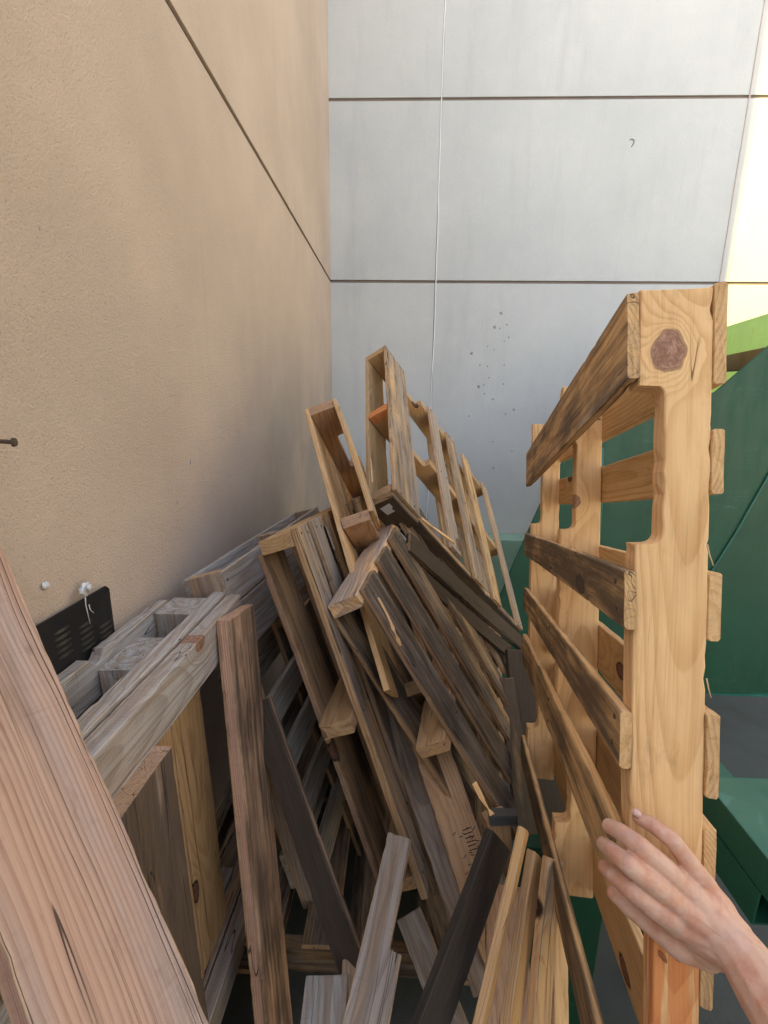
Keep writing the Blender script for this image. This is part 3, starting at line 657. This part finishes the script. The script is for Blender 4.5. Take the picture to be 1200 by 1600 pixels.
bk = lambda x: (.0 if not .225 < x < .262 else .014*math.sin((x-.225)/.037*math.pi), .09)
fb_('back_board', -.22+.0, .0, .0, .72, .09, .028, 'e', GRY, rough=1., val=.56, prof=lambda x: ((.02*max(0, math.sin((x-.42)/.05*math.pi)) if .42 < x < .47 else 0), .09), xs=[.42, .43, .44, .45, .46, .47])
for v0 in (.10, .2): fb_('back_board', -.22, v0+.004, 0.002, .72, .09, .02, 'e', (.8, .3, 0), rough=1.)
fb_('block', .215, .028, .0285, .12, .14, .095, 'v', (.98, .1, .0), rough=1., pith=(.07, .05), val=.58)
fb_('block', .43, .006, .0285, .12, .10, .095, 'v', (.98, .1, .0), rough=1., pith=(.07, .05), val=.56)
fb_('stringer_board', -.55, .0, .125, 1.125, .09, .036, 'e', (.95, .0, .1), rough=1., pith=(.03, -.02), val=.58)
fb_('stringer_board', -.55, .008, .163, 1.11, .105, .038, 'e', (.93, .05, .12), rough=1., pith=(.05, .055), val=.58, knot=(.86, .01, .016))
fb_('deck_board', .392, .004, .2025, 1.45, .168, .034, 'v', (.36, .60, .6), rough=.8, val=.64, pith=(.08, -.2), tilt=(-.20, .085))
fb_('deck_board', -.065, .105, .2025, 1.1, .165, .034, 'v', (.5, .82, .5), rough=.8, val=.58)
fb_('deck_board', .135, .095, .115, 1.0, .13, .022, 'v', (.1, .2, .25), rough=.6, val=.44)
fb_('deck_board', .275, .10, .110, 1.0, .14, .022, 'v', (.1, .25, .2), rough=.6, val=.44)
fb_('deck_board', -.10, .09, .03, 1.0, .14, .022, 'v', (.3, .3, .3), rough=.6, val=.44)
fb_('bottom_board', -.45, .93, .06, 1.0, .09, .04, 'e', (.9, .3, 0), rough=1.)
fb_('bottom_board', -.45, .93, .105, 1.0, .09, .04, 'e', (.8, .3, .2), rough=1.)
fb_('bottom_board', -.45, .93, .15, 1.0, .09, .038, 'e', (.9, .3, .1), rough=1.)
fb_('bottom_board', -.45, .935, .02, .9, .09, .036, 'e', (.9, .3, .1), rough=1.)

# G: reddish plank of the nearest pallet, bottom left
Gp = empty('wooden_pallet', at(150, 1500, .5), 'nearest pallet at lower left, seen as one broad reddish plank', 'pallet', 'wooden pallets leaning in the pile')
plank('deck_board', at(-44, 750, .66), at(415, 1790, .46), at(-15, 1385, .435), .036, (.48, .34, .78), None, parent=Gp, W=.128, rough=.60, pith=(.30, -.22), val=.53, chip=.002)
plank('stringer', at(-40, 1640, .56), at(140, 1330, .75), at(40, 1680, .56), .038, (.85, .4, .1), None, parent=Gp, W=.089)
plank('deck_board', at(0, 1500, .66), at(110, 1900, .6), at(90, 1500, .68), .018, (.1, .1, .9), None, parent=Gp, W=.1, paint=lambda x, y: .7)

# ------------------------------------------------------------------ loose planks in the pile
def lp(label, a, b, c, T, tone, W=None, **k):
    return plank('loose_plank', at(*a), at(*b), at(*c), T, tone, label, 'plank', 'loose planks stuck in the pile', W=W, **k)
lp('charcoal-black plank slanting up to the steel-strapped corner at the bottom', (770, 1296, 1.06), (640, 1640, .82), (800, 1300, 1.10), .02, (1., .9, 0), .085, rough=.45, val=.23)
lp('very dark wide plank tucked under the thrown-on top pallet', (642, 832, 1.62), (836, 1012, 2.25), (618, 860, 1.50), .02, (.25, .93, .3), .075, val=.26, rough=1., chip=.012, rag=.02)  # extra plank in a very dark tone under the top pallet
lp('ragged dark plank below the very dark one', (628, 858, 1.56), (800, 1010, 2.05), (612, 880, 1.52), .018, (.3, .85, .4), .05, val=.27, rough=1., chip=.03, rag=.03)
lp('near-black plank added for the shade in the gap between the pile and the upright pallet', (792, 1015, 2.0), (838, 1480, 1.62), (850, 1010, 2.05), .02, (.4, .95, .2), .19, val=.17)  # this plank and the next are added dark in place of shade
lp('dark brown plank added for shade, leaning just left of the near-black one', (775, 1060, 1.85), (828, 1420, 1.55), (805, 1055, 1.88), .02, (.4, .8, .3), .08, val=.27)
lp('dark smooth plank slanting behind the orange-edged board', (418, 1090, 1.28), (580, 1540, 1.05), (385, 1120, 1.3), .02, (.6, .85, .4), .075, val=.36)
lp('pale knotty plank rising from the bottom edge, left of the black one', (606, 1300, 1.20), (515, 1680, .86), (650, 1300, 1.20), .034, (.7, .05, 0), .089, val=.6, rough=.9,
   prof=lambda x: (0, .089 if x > .22 else .062), xs=[.218, .221, .224])
TALLY = lp('tan plank with a row of black tally marks in the middle', (632, 1130, 1.38), (760, 1520, 1.2), (700, 1110, 1.4), .018, (.1, .2, .5), .105, val=.48, bow=0, tw0=1)
lp('grey twisted plank behind the tally-marked one', (590, 1100, 1.45), (740, 1560, 1.2), (640, 1090, 1.45), .02, (.6, .5, .2), .075, val=.46)
lp('narrow dark plank between the brown pallet and the tally-marked plank', (560, 1000, 1.5), (690, 1500, 1.3), (590, 990, 1.5), .02, (.4, .6, .3), .06, val=.4)
lp('thin plank with a fresh pale splintered edge, bottom centre right', (822, 1296, 1.02), (745, 1640, .84), (834, 1296, 1.10), .018, (.25, .15, 0), .05, val=.56)
lp('honey-coloured plank beside the splintered one at the bottom', (836, 1330, 1.06), (790, 1650, .86), (858, 1330, 1.12), .02, (.1, .1, .1), .06, val=.5)
lp('greyish brown plank between the honey and the cream planks', (858, 1340, 1.04), (830, 1660, .88), (882, 1345, 1.06), .02, (.5, .25, .1), .05, val=.5)
lp('cream plank standing nearest the upright pallet at the bottom', (866, 1400, 1.10), (868, 1660, .98), (888, 1400, 1.12), .02, (.15, .0, .1), .045, val=.62)
lp('short mottled plank stub low behind the black plank', (620, 1440, 1.25), (700, 1650, 1.1), (665, 1425, 1.25), .02, (.7, .45, 0), .07, val=.45)
lp('grey board end at the bottom beside the pale knotty plank', (478, 1525, 1.0), (458, 1680, .85), (545, 1522, 1.0), .036, (.95, .1, 0), .09, val=.5, rough=1.)
lp('brown block end peeping over the grey board at the bottom', (535, 1500, 1.08), (520, 1680, .95), (575, 1500, 1.08), .036, (.5, .3, .3), .06, val=.46)
lp('pink-tinted plank low between the black and the splintered planks', (760, 1380, 1.16), (760, 1660, 1.0), (815, 1380, 1.16), .02, (.5, .1, .6), .1, val=.5)

# ink marks
def marks(parent, A_, B_, C_, lst, off, name='ink_mark', mat=None, r=.0012):
    Mi = parent.matrix_world.inverted() if parent else Matrix()
    bm = bmesh.new()
    for seg in lst:
        tube_mesh(bm, [Mi @ (A_+(B_-A_)*u+(C_-A_)*v+off) for u, v in seg], [r]*len(seg), 5)
    bmesh.ops.recalc_face_normals(bm, faces=bm.faces)
    me = bpy.data.meshes.new(name); bm.to_mesh(me); bm.free(); return link(name, me, mat or INK, parent)

rm_ = random.Random(5)
E5i = E5.matrix_world.inverted()
plank('block', at(764, 1293, 1.22), at(770, 1372, 1.26), at(806, 1290, 1.24), .05, (.25, .35, .4), None, parent=E5, W=.062, val=.40)
plank('splinter', at(738, 1226, 1.19), at(766, 1276, 1.17), at(750, 1222, 1.19), .003, (0, 0, 0), None, parent=E5, W=.013, val=.8, rough=0., chip=.01)
plank('splinter', at(590, 935, 1.10), at(625, 1010, 1.12), at(594, 934, 1.10), .002, (0, 0, .3), None, parent=E5, W=.005, val=.7, rough=0., chip=.01)
for q, pts_ in enumerate((((1106, 640), (1109, 668), (1110, 700), (1114, 722)), ((1105, 850), (1109, 868), (1115, 884)), ((1106, 690), (1110, 712), (1112, 748)), ((1104, 1060), (1107, 1076), (1111, 1090)), ((1104, 1345), (1110, 1352), (1112, 1372)))):
    Mi = A.matrix_world.inverted(); dd = .645 if q < 4 else .63
    o = tube('splinter', [Mi @ at(x, y, dd) for x, y in pts_], [.0011, .0009, .0007, .0004][:len(pts_)], SPL, [c for c in A.children if c.name.startswith('stringer')][0], 5)
# tally strokes on the tan plank
TO = TALLY.location.copy(); d0 = TALLY.data
A_, B_, C_ = at(632, 1130, 1.38), at(760, 1520, 1.2), at(700, 1110, 1.4)
Xp = (B_-A_).normalized(); Yp = (C_-A_); Yp = (Yp-Xp*Yp.dot(Xp)).normalized(); Zp = Xp.cross(Yp); Zp = -Zp if Zp.dot(A_-Vector((0, 0, HC))) > 0 else Zp
def stroke(bm, pts, r):
    tube_mesh(bm, [Xp*u+Yp*v+Zp*.0012 for u, v in pts], [r]*len(pts), 5)
bm = bmesh.new(); LT = (B_-A_).length
for q in range(6): stroke(bm, [(LT*.50+q*.010, .060), (LT*.50+q*.010+rm_.uniform(-.003, .003), .085)], .0011)
for q in range(26):
    u = LT*.50+rm_.uniform(0, .17); v = rm_.uniform(.028, .088); du = rm_.uniform(-.008, .008)
    stroke(bm, [(u, v), (u+du, v+.010)], .001)
me = bpy.data.meshes.new('tally_mark'); bm.to_mesh(me); bm.free(); link('tally_mark', me, INK, TALLY)
# scorched stamp on the middle stringer of the upright pallet and paint dabs on the near one
strs_ = [c for c in A.children if c.name.startswith('stringer')]
bm = bmesh.new()
for q in range(5):
    x0 = .052; y0 = .036+q*.0105
    for (a, b) in (((0, 0), (.026, 0)), ((0, .006), (.026, .006)), ((0, 0), (0, .006)), ((.013, 0), (.013, .006)), ((.026, 0), (.026, .006))):
        if rm_.random() < .85: tube_mesh(bm, [Vector((x0+a[0]+rm_.uniform(-.001, .001), .489-.0012, y0+a[1])), Vector((x0+b[0], .489-.0012, y0+b[1]))], [.0011]*2, 5)
me = bpy.data.meshes.new('stamp'); bm.to_mesh(me); bm.free(); link('stamp', me, INK, strs_[1])
for q in range(14):
    u = .792+(q//3)*.0215+rm_.uniform(-.004, .004); v = .043+(q % 3)*.016+rm_.uniform(-.003, .003)
    o = blob('paint_dab', (0, 0, 0), .0085, (.38, .22, 1.0), PAINTD, strs_[0], seed=q, amp=.5, fr=2)
    o.data.transform(Matrix.Rotation(rm_.uniform(.6, 1.1), 4, 'Y')); o.data.transform(Matrix.Translation((u, -.0004, v)))
# ------------------------------------------------------------------ the hand and forearm
P = empty('person', at(1330, 1750, .42), 'right hand and bare forearm gripping the upright yellow pallet', 'person')
PO = P.location.copy()
def chain(bm, pts, seg=16):
    """tapered rounded limb through (px, py, depth, radius)"""
    ps = [(at(x, y, d)-PO, r) for x, y, d, r in pts]
    fine = []
    for (p, r), (q, s_) in zip(ps, ps[1:]):
        n = max(2, int((q-p).length/.004))
        for i in range(n): t = i/n; t2 = t*t*(3-2*t); fine.append((p.lerp(q, t), r+(s_-r)*t2))
    fine.append(ps[-1])
    for p, r in fine:
        bmesh.ops.create_icosphere(bm, subdivisions=2, radius=r, matrix=Matrix.Translation(p))
bm = bmesh.new()
HD = .0
fingers = [  # little, ring, middle, index, thumb
 [(1104, 1385, .583, .0135), (1078, 1350, .577, .0120), (1052, 1314, .572, .0108), (1022, 1291, .585, .0098), (998, 1278, .600, .0086)],
 [(1075, 1392, .575, .0140), (1045, 1362, .565, .0132), (1000, 1322, .560, .0118), (972, 1301, .580, .0106), (952, 1291, .600, .0094)],
 [(1062, 1415, .570, .0150), (1030, 1387, .558, .0138), (983, 1351, .553, .0122), (958, 1331, .575, .0108), (944, 1320, .598, .0097)],
 [(1056, 1440, .572, .0150), (1025, 1420, .562, .0138), (985, 1389, .560, .0120), (960, 1368, .580, .0106), (946, 1356, .600, .0095)],
]
for fpts in fingers: chain(bm, fpts)
chain(bm, [(1105, 1490, .590, .019), (1062, 1478, .592, .0165), (1020, 1448, .600, .0125), (985, 1420, .606, .0108), (958, 1396, .612, .0088)])
wr = (1140, 1470, .560)
chain(bm, [(1085, 1405, .578, .020), (1110, 1435, .574, .027), (1135, 1462, .566, .030)])
chain(bm, [(1062, 1432, .580, .019), (1095, 1455, .578, .026), (1130, 1470, .568, .029)])
chain(bm, [(1072, 1395, .576, .0165), (1056, 1440, .578, .0175)])
for x, y, d, r in ((1104, 1385, .583, .0135), (1075, 1392, .575, .0165), (1062, 1415, .570, .0175), (1056, 1440, .574, .0175)):
    chain(bm, [(x, y, d, r), ((x*1+wr[0])/2+2, (y+wr[1])/2, (d+wr[2])/2+.006, .021), (wr[0], wr[1], wr[2], .027)])
chain(bm, [(1070, 1462, .590, .016), (1110, 1478, .580, .024), (1140, 1480, .565, .026)])
chain(bm, [(1128, 1452, .566, .026), (1165, 1500, .545, .0295), (1218, 1580, .500, .0335), (1330, 1750, .42, .039), (1500, 1980, .34, .044), (1700, 2300, .26, .047)])
me = bpy.data.meshes.new('arm'); bm.to_mesh(me); bm.free()
hand = link('arm', me, SKIN, P)
rm = hand.modifiers.new('r', 'REMESH'); rm.mode = 'VOXEL'; rm.voxel_size = .0013; rm.use_smooth_shade = True
sm = hand.modifiers.new('s', 'SMOOTH'); sm.factor = .5; sm.iterations = 15
def nail_(x, y, d, dx, dy, w, l):
    c = at(x, y, d)-PO; X = (at(x+dx, y+dy, d)-at(x, y, d)).normalized(); Zt = -(c+PO-Vector((0, 0, HC))).normalized(); Yv = Zt.cross(X).normalized(); Zt = X.cross(Yv)
    bm = bmesh.new(); rows = []
    for i in range(7):
        u = i/6*2-1; row = []
        for j in range(7):
            v = j/6*2-1; ww = w*(1-.25*abs(u)**3)
            row.append(bm.verts.new(c+X*(u*l)+Yv*(v*ww)+Zt*(-.0028*v*v-.0018*u*u)))
        rows.append(row)
    for a, b in zip(rows, rows[1:]):
        for j in range(6): bm.faces.new((a[j], a[j+1], b[j+1], b[j])).smooth = True
    me = bpy.data.meshes.new('nail'); bm.to_mesh(me); bm.free(); o = link('fingernail', me, NAIL, P)
    s = o.modifiers.new('s', 'SOLIDIFY'); s.thickness = .0006
nail_(998, 1272.5, .592, -22, -13, .0048, .0062)

def setup():
    S.render.engine = 'CYCLES'
setup()
